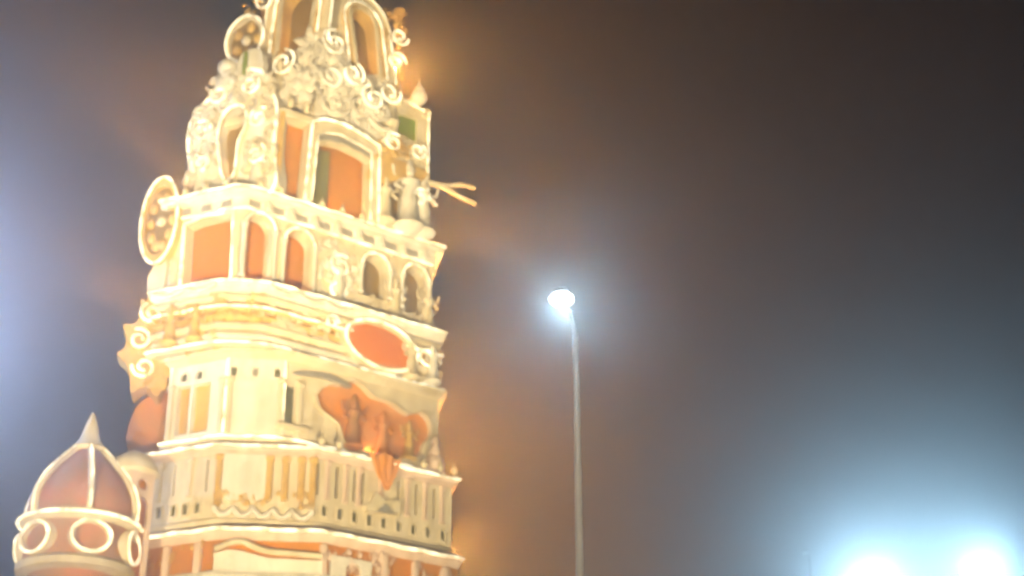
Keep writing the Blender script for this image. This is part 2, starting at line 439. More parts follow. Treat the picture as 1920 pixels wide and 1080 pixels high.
# ---- carved stucco: small lumps too many to tell apart
def volute(mb, x, y, z, R, hand=1, rot=0.0, turns=1.35, thick=.20):
    n = 13; pts = []; rad = []
    for k in range(n):
        t = k / (n - 1); a = rot + hand * t * turns * 2 * math.pi; r = R * (1 - .80 * t)
        pts.append((x + r * math.cos(a), y - .25 * R * t, z + r * math.sin(a))); rad.append(R * thick * (1 - .45 * t))
    mb.tube(pts, rad, 6)
def leaf(mb, x, y, z, L, rot, wid=.34):
    d = (math.cos(rot), math.sin(rot)); rings = []
    for t, w in ((0, .25), (.2, .8), (.45, 1), (.7, .75), (.9, .35), (1, .05)):
        cx, cz2 = x + d[0] * L * t, z + d[1] * L * t; w_ = wid * L * w * .5
        yy = y - .30 * L * math.sin(t * 2.6)
        rings.append([(cx - d[1] * w_, yy, cz2 + d[0] * w_), (cx, yy - .5 * w_, cz2), (cx + d[1] * w_, yy, cz2 - d[0] * w_), (cx, yy + .3 * w_, cz2)])
    mb.loft(rings, cap=True)
def ornament(mb, x, y, z, r):
    k = random.random()
    if k < .55:
        volute(mb, x, y, z, r * 1.25, random.choice((-1, 1)), random.uniform(0, 6.28)); mb.ball((x, y - r * .3, z), r * .28, 6)
    elif k < .85:
        a = random.uniform(.5, 2.6)
        for q in (-.7, 0, .7): leaf(mb, x, y, z - r * .4, r * (2.0 if q == 0 else 1.5), a + q)
    else: mb.lathe([(r * .55, -r * .8), (r * .8, -r * .3), (r * .4, r * .3), (r * .5, r * .7), (.01, r * 1.7)], 7, (x, y, z))
def carving(face, u0, u1, z0, z1, n, m, rmin=.05, rmax=.13, out=.03, parent=None):
    mb = MB(); s = face.s
    for _ in range(n):
        ornament(mb, s * random.uniform(u0, u1), -out, random.uniform(z0, z1), random.uniform(rmin, rmax))
    return part('carving', mb, m, face, 0, 0, 0, smooth=60, kind='stuff')
def rope(face, pts, out=0.0, r=.028, closed=False, name='rope_light'):
    mb = MB(); mb.tube([(x, -out, z) for x, z in pts], r, 6, closed)
    return part(name, mb, 'rope', face, 0, 0, 0, smooth=60)
carving(S3.R, .5, 2.3, 14.9, 15.65, 60, 'cream'); carving(S3.C, 0, .85, 14.95, 15.66, 30, 'gold')
carving(S3.L, .45, 2.0, 14.5, 15.66, 60, 'gold'); carving(S3.R, 3.9, 4.7, 14.6, 15.66, 24, 'cream')
carving(S3.R, 2.3, 4.0, 15.5, 15.68, 18, 'cream', .03, .07)
carving(S1.C, .05, 1.85, 11.18, 11.42, 34, 'gold', .03, .08, .06)
carving(S0.L, 1.1, 3.0, 10.05, 10.36, 18, 'gold', .03, .08, .05); carving(S0.R, 1.2, 4.3, 9.85, 10.35, 40, 'pink', .04, .10)

# ---- S4: arcade
ra = [(.42, 16.02, .60, 1.52), (1.36, 16.02, .62, 1.44), (3.25, 16.45, .62, .98), (4.28, 16.35, .58, 1.10)]
mb = MB(); mb.plate([(.02, 15.95), (.02, 17.64), (4.75, 17.64), (4.75, 15.95)], [arch(u, z, w, h) for u, z, w, h in ra], 0, .30)
part('arcade_wall', mb, 'cream', S4.R)
lo = [(.66, 16.0), (.66, 17.55), (.16, 17.55), (.16, 16.0)]
mb = MB(); mb.plate(rect(-1.75, -.02, 15.95, 17.64), [[(-1.32, 15.99), (-1.36, 17.48), (-.9, 17.58), (-.22, 17.52), (-.16, 15.99)]], 0, .30); part('arcade_wall', mb, 'cream', S4.L)
for u, z, w, h in ra:
    i_ = arch(0, 0, w + .02, h + .01); o_ = arch(0, 0, w + .20, h + .10)
    mb = MB(); mb.band(i_, o_, -.07, .02); part('archivolt', mb, 'cream', S4.R, u, z, 0, smooth=30)
    mb = MB(); mb.lathe([(.075, 0), (.075, .06), (.05, .10), (.045, h - w / 2 - .12), (.075, h - w / 2 - .06), (.085, h - w / 2)], 10); me = mesh_of(mb, 'column', 40)
    for sx in (-1, 1): part('column', me, 'white', S4.R, u + sx * (w / 2 + .06), z, .08)
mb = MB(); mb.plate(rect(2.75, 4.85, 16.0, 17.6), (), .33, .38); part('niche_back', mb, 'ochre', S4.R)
# spandrel and pier between the two pairs of arches, with carving
carving(S4.R, 1.85, 2.8, 16.0, 17.5, 46, 'white', .04, .12); carving(S4.R, .05, 4.9, 17.45, 17.62, 40, 'cream', .03, .06)
carving(S4.R, 2.5, 4.75, 16.0, 16.4, 34, 'cream', .04, .10); carving(S4.R, 4.58, 4.75, 16.4, 17.5, 10, 'cream')
# dark recessed panels in the frieze of the cornice
for k in range(8):
    u = .25 + k * .56
    mb = MB(); mb.plate(rect(-.13, .13, 17.69, 17.83), (), -.012, .02); part('frieze_panel', mb, 'grey', S4.R, u, 0, .06)
    mb = MB(); mb.box(-.06, .06, -.14, .02, 17.66, 17.86, bev=.02); part('bracket', mb, 'white', S4.R, u + .28, 0, .06)
for u in (.35, .85, 1.35):
    mb = MB(); mb.plate(rect(-.12, .12, 17.69, 17.83), (), -.012, .02); part('frieze_panel', mb, 'grey', S4.L, u, 0, .06)
# round ornament on the left flank
def medallion(face, u, z, out, rx, rz, m='gold', parts=10):
    mb = MB(); mb.plate(ellipse(0, 0, rx, rz), [ellipse(0, 0, rx * .80, rz * .80)], -.10, .12); md = part('medallion', mb, m, face, u, z, out, smooth=40)
    mb = MB(); mb.plate(ellipse(0, 0, rx * .81, rz * .81), (), .0, .10); obj('disc', mb, 'ochre', md, face.loc(u, z, out), face.rz)
    for k in range(parts):
        a = 2 * math.pi * k / parts
        mb = MB(); mb.ball((rx * .58 * math.cos(a), -.02, rz * .58 * math.sin(a)), .30 * min(rx, rz), 8, (.8, .5, 1)); obj('petal', mb, 'gold', md, face.loc(u, z, out), face.rz, smooth=60)
    mb = MB(); mb.ball((0, -.02, 0), .26 * min(rx, rz), 10, (1, .7, 1)); obj('boss', mb, 'cream', md, face.loc(u, z, out), face.rz, smooth=60)
    return md
medallion(S4.L, 1.90, 17.62, .12, .46, 1.02)
mb = MB(); mb.plate([(-2.1, 15.95), (-2.15, 16.4), (-1.95, 16.7), (-1.7, 16.7), (-1.7, 15.95)], (), -.1, .5); part('corner_block', mb, 'cream', S4.L)

# ---- S5: doorway storey
mb = MB(); mb.plate([(.0, 18.06), (.0, 19.2), (.04, 20.1), (.12, 20.1), (.10, 18.06)], (), 0, .3); part('door_jamb', mb, 'gold', S5.R, 0, 0, 0)
# porch frame with low arched canopy
outer = [(.62, 18.08), (.70, 20.0), (1.0, 20.16), (1.45, 20.20), (2.0, 20.10), (2.42, 19.95), (2.46, 18.08)]
inner = [(.80, 18.09), (.87, 19.72), (1.1, 19.84), (1.45, 19.90), (1.9, 19.82), (2.22, 19.74), (2.26, 18.09)]
mb = MB(); mb.band(inner, outer, -.14, .24); df = part('doorway', mb, 'cream', S5.R, 0, 0, 0)
mb = MB(); mb.band([(.88, 19.58), (1.15, 19.68), (1.5, 19.72), (1.9, 19.66), (2.21, 19.58)], [(.88, 19.71), (1.15, 19.82), (1.5, 19.87), (1.9, 19.80), (2.21, 19.71)], -.10, .05); obj('transom', mb, 'grey', df, S5.R.loc(0, 0, 0), S5.R.rz)
mb = MB(); mb.band([(.88, 19.50), (1.15, 19.60), (1.5, 19.64), (1.9, 19.58), (2.21, 19.50)], [(.88, 19.575), (1.15, 19.675), (1.5, 19.715), (1.9, 19.655), (2.21, 19.575)], -.16, .05); obj('transom_bar', mb, 'cream', df, S5.R.loc(0, 0, 0), S5.R.rz)
mb = MB(); mb.plate([(.82, 18.1), (.88, 19.5), (1.36, 19.62), (1.36, 18.1)], (), .20, .26); obj('door_leaf', mb, 'olive2', df, S5.R.loc(0, 0, 0), S5.R.rz)
# right-hand pavilion with green panel
mb = MB(); mb.plate([(2.44, 18.07), (2.44, 20.1), (2.75, 20.4), (2.80, 21.2), (3.1, 21.45), (3.78, 21.35), (3.80, 18.07)], [arch(2.92, 18.3, .5, 1.1), rect(2.98, 3.48, 20.5, 21.08), arch(3.52, 18.6, .28, 1.1)], 0, .32); part('pavilion_wall', mb, 'cream', S5.R)
mb = MB(); mb.plate(rect(2.95, 3.52, 20.45, 21.12), (), .06, .10); part('green_panel', mb, 'green', S5.R)
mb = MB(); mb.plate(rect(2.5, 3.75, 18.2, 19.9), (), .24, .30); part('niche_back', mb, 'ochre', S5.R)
mb = MB(); mb.ball((0, 0, 0), .20, 12); mb.lathe([(.10, .1), (.14, .2), (.05, .3), (.01, .5)], 10); part('finial_ball', mb, 'white', S5.R, 3.45, 21.62, .1, smooth=60)
carving(S5.R, 2.46, 3.8, 20.1, 20.45, 22, 'cream', .05, .12, .05); carving(S5.R, 3.5, 3.8, 18.1, 20.4, 22, 'white', .05, .12); carving(S5.R, 2.8, 3.75, 21.1, 21.5, 16, 'cream', .05, .12)
carving(S5.R, 2.3, 3.3, 19.6, 20.3, 18, 'gold', .06, .14, .1)
mb = MB(); mb.plate(spline([(2.2, 19.15), (2.3, 19.5), (2.7, 19.75), (3.3, 19.78), (3.75, 19.72), (3.7, 19.5), (3.2, 19.42), (2.8, 19.2), (2.5, 19.05)], 3), (), -.12, .0); part('awning', mb, 'gold', S5.R)
# forked prong on the right edge
mb = MB(); mb.tube([(-.15, 0, -.02), (.35, -.05, .0), (.6, -.07, .06), (.95, -.06, .2), (1.35, -.05, .26)], [.08, .07, .06, .055, .05], 8); mb.tube([(.4, -.05, 0), (.65, -.07, -.06), (1.0, -.08, -.14), (1.36, -.08, -.17)], [.065, .06, .055, .05], 8)
part('forked_prong', mb, 'cream', S5.R, 3.72, 19.55, .0, smooth=60)
# left face: ornate wall with a horseshoe window
mb = MB(); hs = arch(-1.04, 18.62, .58, 1.72, horse=.45)
hs = spline([(-1.22, 18.62), (-1.38, 19.2), (-1.46, 19.8), (-1.32, 20.26), (-1.04, 20.38), (-.80, 20.22), (-.76, 19.85), (-.92, 19.4), (-.96, 18.66)], 4)
ow = spline([(-.06, 18.06), (-.06, 19.2), (-.06, 20.2), (-.30, 20.75), (-.5, 21.15), (-1.1, 21.3), (-1.7, 20.9), (-2.2, 20.35), (-2.28, 19.8), (-2.15, 19.1), (-2.0, 18.6), (-1.75, 18.06)], 4)
mb.plate(ow, [hs], -.06, .34); part('shell_wall', mb, 'white', S5.L, smooth=30)
mb = MB(); mb.band(hs[:-2], grow(hs, -1.1, 19.5, 1.14)[:-2], -.14, -.02); part('archivolt', mb, 'cream', S5.L, smooth=40)
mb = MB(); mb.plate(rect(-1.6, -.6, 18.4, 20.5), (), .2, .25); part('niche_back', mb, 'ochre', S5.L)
carving(S5.L, 1.55, 2.2, 18.5, 20.5, 26, 'white', .12, .22, .12); carving(S5.L, .12, .72, 18.2, 20.9, 26, 'cream', .12, .22, .12); carving(S5.L, .8, 1.7, 20.5, 21.2, 16, 'white', .10, .2, .12)
mb = MB(); mb.box(-.22, .22, -.2, .2, 20.8, 21.3, bev=.06); mb.ball((0, 0, 21.5), .24, 12); part('finial_ball', mb, 'white', S5.L, 1.45, 0, 0, smooth=60)
mb = MB(); mb.plate(rect(-.035, .035, -.3, .3), (), -.03, .05); part('green_slot', mb, 'green', S5.L, .92, 21.42, .14)
mb = MB(); mb.plate(spline([(-.30, 20.9), (-.32, 21.5), (-.2, 21.8), (.2, 21.8), (.32, 21.5), (.30, 20.9)], 4), (), -.05, .16); part('panel', mb, 'white', S5.L, .85, 0, 0)

# ---- S6: domed top with horseshoe dormers
dome = MB(); rings = []
cen = sum((p for p in S6.plan), Vector((0, 0))) / len(S6.plan)
for k, z in ((1.08, 20.2), (1.10, 20.5), (1.02, 20.7), (1.0, 21.5), (.98, 22.6), (.95, 23.3), (.88, 23.9), (.74, 24.5), (.52, 25.0), (.28, 25.3), (.14, 25.4)):
    rings.append([((cen + (p - cen) * k).x, (cen + (p - cen) * k).y, z) for p in offset(S6.plan, -.22)])
dome.loft(rings, cap=True); part('dome', dome, 'ochre', smooth=40)
mb = MB(); mb.lathe([(.32, 0), (.42, .12), (.2, .25), (.34, .5), (.3, .75), (.1, .9), (.14, 1.05), (.02, 1.6)], 14, (cen.x, cen.y, 25.35)); part('pot_finial', mb, 'gold', smooth=50)
def dormer(face, u, z, w, h, lean=0.0):
    def sh(pts): return [(x + lean * zz, zz) for x, zz in pts]
    i_ = sh(arch(0, -h * .5, w, h, 18, horse=.12)); a_ = sh(arch(0, -h * .55, w + .42, h + .30, 18, horse=.10)); b_ = sh(arch(0, -h * .55, w + .95, h + .62, 18, horse=.06))
    mb = MB(); mb.band(i_, a_, -.16, .22); d = part('dormer_arch', mb, 'gold', face, u, z, 0, smooth=30)
    mb = MB(); mb.band(a_, b_, -.06, .20); obj('outer_band', mb, 'cream', d, face.loc(u, z, 0), face.rz, smooth=30)
    for q, rr in ((grow(i_, 0, 0, 1.10), .035), (grow(i_, 0, 0, 1.26), .04), (grow(b_, 0, 0, 1.0), .05)):
        mb = MB(); mb.tube([(x, -.17 if rr < .045 else -.08, zz) for x, zz in q], rr, 6); obj('rib', mb, 'cream', d, face.loc(u, z, 0), face.rz, smooth=60)
    return d
dormer(S6.R, 1.12, 22.62, .58, 1.45, -.16); dormer(S6.L, .50, 22.95, .78, 1.5, .06)
mb = MB(); mb.plate([(.02, 20.2), (.02, 22.0), (.6, 22.0), (.9, 21.9), (1.5, 21.8), (2.0, 22.0), (2.23, 22.3), (2.23, 20.2)], (), 0, .22); part('drum_wall', mb, 'white', S6.R)
mb = MB(); mb.plate([(-.02, 20.2), (-.02, 22.1), (-.6, 22.15), (-1.3, 22.2), (-2.06, 22.2), (-2.06, 20.2)], (), 0, .22); part('drum_wall', mb, 'cream', S6.L)
medallion(S6.L, 1.78, 22.62, .16, .50, .62, 'cream', 5)
carving(S6.R, .0, 1.9, 20.4, 21.8, 70, 'white', .05, .15, .08); carving(S6.L, .0, 2.0, 20.4, 22.1, 70, 'cream', .05, .15, .08)
carving(S6.R, 1.6, 2.25, 21.6, 23.9, 40, 'gold', .05, .13, .05); carving(S6.L, 1.0, 2.1, 23.2, 24.2, 30, 'gold', .05, .12, .0)
# stepped sculpture pile between the dormers
def statue(h, arms=True, corbel=.42):
    mb = MB(); k = h / 1.0; c_ = corbel / .42
    mb.lathe([(.03 * k, -.42 * k * c_), (.10 * k, -.26 * k * c_), (.17 * k, -.10 * k * c_), (.20 * k, 0), (.22 * k, .04 * k), (.15 * k, .10 * k), (.12 * k, .32 * k), (.13 * k, .42 * k), (.09 * k, .50 * k), (.13 * k, .62 * k), (.14 * k, .68 * k), (.05 * k, .73 * k), (.045 * k, .76 * k)], 10)
    mb.ball((0, -.01 * k, .80 * k), .065 * k, 8, (1, 1, 1.15))
    mb.lathe([(.07 * k, .84 * k), (.075 * k, .88 * k), (.05 * k, .93 * k), (.01, 1.02 * k)], 8)
    if arms:
        for sx in (-1, 1):
            mb.tube([(sx * .13 * k, 0, .66 * k), (sx * .21 * k, -.03 * k, .55 * k), (sx * .17 * k, -.12 * k, .50 * k)], [.04 * k, .035 * k, .03 * k], 6)
            mb.tube([(sx * .12 * k, .02 * k, .66 * k), (sx * .24 * k, .0, .72 * k), (sx * .26 * k, -.02 * k, .84 * k)], [.035 * k, .03 * k, .025 * k], 6)
    mb.plate(ellipse(0, .78 * k, .17 * k, .17 * k, 14), (), .05 * k, .08 * k)
    return mesh_of(mb, 'statue', 60)
SM = {}
def put_statue(face, u, z, out, h, m='white'):
    cb = .42 if face in (S6.R, S6.L) else .06
    key = (h, m, cb)
    if key not in SM: SM[key] = statue(h, corbel=cb)
    return part('statue', SM[key], m, face, u, z, out)
def pile(face, apex_u, apex_z, base0, base1, base_z, n, m, r0, r1, out):
    mb = MB(); s_ = face.s
    for _ in range(n):
        t = random.random() ** .6; z = apex_z + (base_z - apex_z) * t
        u = apex_u + (base0 + (base1 - base0) * random.random() - apex_u) * t
        r = random.uniform(r0, r1)
        ornament(mb, s_ * u, -out * (.3 + t * .7), z, r * .95)
    return part('sculpture_pile', mb, m, face, 0, 0, 0, smooth=60, kind='stuff')
pile(S6.R, .05, 22.35, -.1, 1.75, 20.5, 44, 'white', .16, .34, .34); pile(S6.L, .0, 22.3, -.1, 1.1, 20.6, 32, 'white', .16, .32, .34)
for u, z, out, h, m in ((1.9, 20.7, .12, 1.0, 'cream'),): put_statue(S6.R, u, z, out, h, m)
for u, z, out, h, m in ((.75, 20.7, .34, 1.1, 'cream'), (1.5, 20.7, .2, 1.0, 'cream')): put_statue(S6.L, u, z, out, h, m)
for u, z, out, h, m in ((2.66, 18.16, .06, 1.2, 'cream'), (3.26, 18.16, .08, 1.75, 'white'), (3.66, 18.16, .04, 1.5, 'white')): put_statue(S5.R, u, z, out, h, m)
for u, z, out, h, m in ((.42, 18.12, .08, 1.3, 'white'), (1.85, 18.12, .08, 1.3, 'white')): put_statue(S5.L, u, z, out, h, m)
for u, z, out, h, m in ((2.35, 15.98, .02, 1.25, 'white'), (3.77, 15.98, .04, 1.1, 'cream'), (4.62, 15.98, .04, 1.1, 'cream')): put_statue(S4.R, u, z, out, h, m)
for u, z, out, h, m in ((2.3, 12.76, -.04, 1.15, 'terra'), (3.0, 12.76, -.04, .95, 'saffron'), (3.65, 12.8, -.04, .85, 'gold')): put_statue(S2.R, u, z, out, h, m)
for u, z, out, h, m in ((1.55, 15.98, .02, .8, 'cream'),): put_statue(S4.L, u, z, out, h, m)
for u, z, out, h, m in ((3.95, 14.60, .2, .9, 'cream'), (4.5, 14.62, .2, .9, 'white')): put_statue(S3.R, u, z, out, h, m)
for u, z, out, h, m in ((.95, 14.64, .18, .8, 'gold'), (1.55, 14.64, .18, .9, 'gold')): put_statue(S3.L, u, z, out, h, m)
# small pot knobs standing along the ledges
km = MB(); km.lathe([(.05, 0), (.07, .03), (.03, .06), (.08, .12), (.07, .18), (.03, .22), (.01, .32)], 9); kme = mesh_of(km, 'pot_knob', 50)
for f_, us, z, out in ((S4.R, [.3 + .5 * k for k in range(9)], 18.06, .15), (S4.L, [.35, .85, 1.35], 18.06, .15), (S5.R, [.2, .6], 20.22, .05), (S1.R, [1.2, 1.6, 3.6, 4.0, 4.35], 12.44, .0)):
    for u in us: part('pot_knob', kme, 'cream', f_, u, z, out)

# ---- scroll bracket with spikes on the left flank
bracket_pts = pts = [(.25, 16.15), (-.15, 16.10), (-.28, 15.88), (-.34, 15.72), (-.56, 15.84), (-.52, 15.50), (-.64, 15.28), (-.86, 15.24), (-.76, 14.98), (-.78, 14.74), (-.92, 14.60), (-.74, 14.42), (-.62, 14.15), (-.55, 13.75), (-.3, 13.95), (-.02, 13.7), (.10, 14.3), (.25, 15.0)]
mb = MB(); mb.plate(spline(pts, 3), (), -.2, .35)
fb = Face(Vector((-7.15, 31.35)), Vector((math.sin(R_(82)), math.cos(R_(82)))))
sb = part('scroll_bracket', mb, 'gold', fb, smooth=30)
mb = MB()
for _ in range(110):
    z = random.uniform(13.9, 15.9); xx = random.uniform(-.6 + abs(z - 14.9) * .25, .15)
    mb.ball((xx, -.22, z), random.uniform(.05, .13), 7, (1, .6, 1)) if random.random() < .15 else ornament(mb, xx, -.24, z, random.uniform(.06, .15))
obj('carving', mb, 'gold', sb, fb.loc(0, 0, 0), fb.rz, smooth=60, kind='stuff')
mb = MB(); mb.plate(spline([(-.55, 12.7), (-.5, 13.6), (-.1, 13.95), (.4, 13.9), (.4, 12.6)], 3), (), .3, 1.2); part('flank_wall', mb, 'orange', fb)

# ---- base storey decorations in view
mb = MB()
zs = [10.18, 10.30, 10.34, 10.24, 10.17, 10.15, 10.14, 10.12, 10.11]
tube = [( -1.0 + 2.0 * k / 8 + 0.0, -.16, zs[k]) for k in range(9)]
mb.tube(spline(tube, 4, False), .06, 8); part('wave_moulding', mb, 'cream', S0.C, .95, 0, 0, smooth=60)
mb = MB(); mb.plate([(-1.0, 9.72), (-1.0, 10.12), (-.75, 10.2), (-.5, 10.18), (0, 10.06), (1.0, 10.04), (1.0, 9.72)], (), -.10, 0); part('wave_panel', mb, 'white', S0.C, .95, 0, 0)
mb = MB(); mb.plate(rect(-.45, .45, 9.75, 10.2), [arch(.05, 9.76, .34, .36)], -.08, 0); part('niche_frame', mb, 'white', S0.R, 1.75, 0, 0)
for f_, us in ((S0.L, (1.5, 2.2, 2.9)), (S0.R, (1.15, 2.5, 3.2, 3.9))):
    for u in us:
        mb = MB(); mb.box(-.07, .07, -.1, .02, 9.8, 10.38, bev=.02); part('pilaster', mb, 'pink', f_, u, 0, 0)

# warm rope lights tracing arches, ledges and edges
def ledge_rope(st, z, out, faces='LCR'):
    pl = offset(st.plan, out); P = [pl[-1], pl[0], pl[1], pl[2]] if st.c > .02 else [pl[-1], pl[0], pl[1]]
    mb = MB(); q = []
    for a, b in zip(P[:-1], P[1:]):
        n = max(2, int((b - a).length / .25))
        for k in range(n): t = k / n; q.append((a.x + (b.x - a.x) * t, a.y + (b.y - a.y) * t, z + .012 * math.sin(len(q) * 1.9)))
    q.append((P[-1].x, P[-1].y, z)); mb.tube(q, .03, 6); part('rope_light', mb, 'rope', smooth=60)
ledge_rope(S4, 18.04, .27); ledge_rope(S4, 17.63, .06); ledge_rope(S3, 15.88, .21); ledge_rope(S3, 15.34, .13)
ledge_rope(S3, 14.55, .16); ledge_rope(S1, 12.36, .16); ledge_rope(S0, 10.62, .09); ledge_rope(S2, 12.60, .12)
for u, z, w, h in ra: rope(S4.R, [(x + u, zz + z) for x, zz in arch(0, 0, w + .10, h + .05)], .09)
rope(S4.L, [(-1.36, 15.99), (-1.40, 17.50), (-.9, 17.61), (-.20, 17.55), (-.13, 15.99)], .03)
rope(S5.R, outer[:], .16, .035); rope(S5.R, inner[:], .15, .022)
rope(S5.L, hs, .17, .03, True); rope(S5.L, ow, .09, .035, True)
rope(S3.R, [(x + 3.2, z + 15.16) for x, z in ellipse(0, 0, .90, .52, rot=-.10)], .24, .03, True)
rope(S4.L, [(x - 1.90, z + 17.62) for x, z in ellipse(0, 0, .46, 1.02)], .24, .03, True)
rope(S6.L, [(x - 1.78, z + 22.62) for x, z in ellipse(0, 0, .50, .62)], .28, .03, True)
rope(S5.R, [(2.46, 18.1), (2.46, 20.1), (2.77, 20.4), (2.82, 21.2), (3.1, 21.45), (3.78, 21.35), (3.80, 18.1)], .03, .028)
rope(S2.L, [(-1.97, 12.68), (-1.97, 14.24)], .03); rope(S2.R, [(.64, 12.68), (.64, 14.24)], .04); rope(S2.C, [(.0, 12.68), (.0, 14.24)], .04)
rope(S6.R, [(x + 1.12 - .16 * z, z + 22.62) for x, z in arch(0, -.8, 1.0, 1.75, 18)], .18, .03); rope(S6.R, [(x + 1.12 - .16 * z, z + 22.62) for x, z in arch(0, -.8, 1.53, 2.07, 18)], .10, .03)
rope(S6.L, [(x - .50 + .06 * z, z + 22.95) for x, z in arch(0, -.82, 1.2, 1.8, 18)], .18, .03); rope(S6.L, [(x - .50 + .06 * z, z + 22.95) for x, z in arch(0, -.82, 1.73, 2.12, 18)], .10, .03)

def curl(face, u, z, R, hand, rot, out):
    mb = MB(); n = 22; q = []
    for k in range(n):
        t = k / (n - 1); a = rot + hand * t * 8.4; r = R * (1 - .72 * t); q.append((face.s * u + r * math.cos(a), -out, z + r * math.sin(a)))
    mb.tube(q, .03, 6); part('rope_light', mb, 'rope', face, 0, 0, 0, smooth=60)
for f_, u, z, R, h_, rot, out in ((S6.R, .15, 22.0, .34, 1, 1.6, .5), (S6.R, .62, 21.35, .32, -1, 1.2, .55), (S6.R, .1, 21.1, .30, 1, 3.0, .55), (S6.R, 1.2, 20.95, .32, 1, 2.0, .52), (S6.R, 1.75, 21.4, .30, -1, .4, .3), (S6.R, 2.0, 22.4, .26, 1, 0, .15), (S6.R, 2.05, 23.1, .24, -1, 0, .15),
        (S6.L, .55, 21.5, .34, -1, 1.4, .55), (S6.L, 1.0, 20.9, .28, 1, 2.2, .5), (S6.L, 1.2, 21.6, .26, 1, 1.0, .4), (S6.L, 1.35, 23.6, .26, 1, 2.0, .2),
        (S5.L, 1.85, 19.9, .26, -1, 2.0, .2), (S5.L, 1.8, 19.1, .26, 1, 2.0, .2), (S5.L, .42, 19.9, .26, 1, 1.0, .2), (S5.L, .42, 19.0, .24, -1, 1.0, .2), (S5.L, 1.5, 20.75, .24, 1, 2.4, .2), (S5.L, .7, 20.8, .24, -1, .4, .2),
        (S5.R, 2.75, 20.15, .24, 1, 1.0, .2), (S5.R, 3.4, 20.15, .22, -1, 1.0, .2), (S5.R, 3.5, 19.0, .24, 1, 0, .2), (fb, -.3, 15.5, .24, 1, 2.0, .3), (fb, -.5, 14.9, .24, -1, 2.0, .3), (fb, -.35, 14.3, .24, 1, 3.0, .3),
        (S3.R, 2.0, 15.4, .16, 1, 0, .2), (S3.R, 4.35, 15.2, .24, -1, 0, .2), (S4.R, 2.35, 16.9, .28, 1, 1.0, .12), (S4.R, 2.3, 16.35, .22, -1, 0, .12)): curl(f_, u, z, R, h_, rot, out)

# lamps standing behind the openings of the tower
def inner_lamp(face, u, z, out, w, c): lamp('POINT', tower, face.loc(u, z, out), w, c, 0.08)
AMB = (1.0, 0.50, 0.18)
for u in (.42, 1.36, 3.25, 4.28): inner_lamp(S4.R, u, 16.06, -.36, W_INNER * .35, AMB)
inner_lamp(S4.L, .7, 16.06, -.30, W_INNER * .6, AMB)
inner_lamp(S5.R, 1.7, 18.14, -.16, W_INNER, AMB); inner_lamp(S5.L, 1.05, 19.0, -.1, W_INNER * .2, AMB)
for u, w_ in ((1.8, .25), (2.7, .3), (3.6, .3)): inner_lamp(S2.R, u, 12.80, -.05, W_INNER * w_, AMB)
inner_lamp(S6.R, 1.05, 22.2, .0, W_INNER * .2, AMB); inner_lamp(S6.L, .5, 22.5, .0, W_INNER * .2, AMB)

# ================================================================== cloth hung on the tower
mb = MB(); rings = []; NR = 12; NC = 14
for side in (0, 1):
    for k in range(NR + 1):
        t = k / NR if side == 0 else 1 - k / NR
        rr = []
        for q in range(NC + 1):
            v = q / NC - .5; px = .72 * v * (1 - .88 * t ** 1.3) + .05 * t; pz = -.72 * t + .05 * math.cos(v * 9) * (1 - t)
            rr.append((px, .026 * math.sin(v * 22 + t * 1.5) * (1 - .6 * t) + .03 * noise.noise((v * 3, t * 3, 2.0)) + (.008 if side else 0), pz))
        rings.append(rr)
mb.loft(rings, closed=False)
d = obj('cloth_pennant', mb, 'cloth', None, S1.R.loc(2.55, 12.50, .21), S1.R.rz, smooth=70)
tag(d, 'small pointed saffron cloth pennant hanging over the parapet below the orange bay', 'cloth')
mb = MB(); mb.ball((0, 0, 0), .24, 12, (1, .8, .9)); mb.lathe([(.10, .12), (.16, .25), (.06, .38), (.10, .5), (.02, .62)], 10)
k_ = obj('pot_ornament', mb, 'pink', None, S2.R.loc(4.12, 12.72, .25), S2.R.rz, smooth=60); tag(k_, 'round pale pot ornament on the parapet at the right edge of the tower', 'pot')

# garland swags
def swag(face, u0, u1, z0, z1, dip, n, out, label):
    mb = MB(); s = face.s
    pts = []
    for k in range(n * 8 + 1):
        t = k / (n * 8); ph = (t * n) % 1.0
        pts.append((s * (u0 + (u1 - u0) * t), -out, z0 + (z1 - z0) * t - dip * 4 * ph * (1 - ph)))
    mb.tube(pts, [.055 + .012 * math.sin(k * 2.1) for k in range(len(pts))], 7)
    o = obj('garland', mb, 'white', None, face.loc(0, 0, 0), face.rz, smooth=60); return tag(o, label, 'garland', 'garlands draped on the tower')
swag(S3.R, .5, 2.4, 15.80, 15.80, .10, 3, .22, 'pale garland in shallow swags on the right ledge below the arcade')
swag(S3.L, .5, 2.0, 15.80, 15.80, .10, 2, .22, 'pale garland on the left ledge below the round ornament')
swag(S1.C, .0, 1.88, 11.12, 11.08, .16, 5, .12, 'looped pale garland across the front of the parapet below the white panel')

# ================================================================== domed turret and kiosk at the left
tx, ty = -8.02, 29.7
tur = thing('side_turret', 'onion domed side turret with pale ribs and orange panels left of the tower', 'turret', (tx, ty, 0))
prof = [(1.02, 10.62), (1.04, 10.85), (.98, 11.10), (.84, 11.38), (.62, 11.66), (.38, 11.92), (.24, 12.06)]
mb = MB(); mb.lathe([(r - .05, z) for r, z in prof], 32, (tx, ty, 0)); obj('dome', mb, 'terra', tur, smooth=50)
for k in range(6):
    a = -math.pi / 2 + R_(22) + 2 * math.pi * k / 6
    mb = MB(); mb.tube([(tx + r * math.cos(a), ty + r * math.sin(a), z) for r, z in spline(prof, 3, False)], .065, 8); obj('rib', mb, 'cream', tur, smooth=60)
    mb = MB(); mb.tube([(tx + (r + .07) * math.cos(a), ty + (r + .07) * math.sin(a), z) for r, z in spline(prof, 3, False)], .028, 6); obj('rope_light', mb, 'rope', tur, smooth=60)
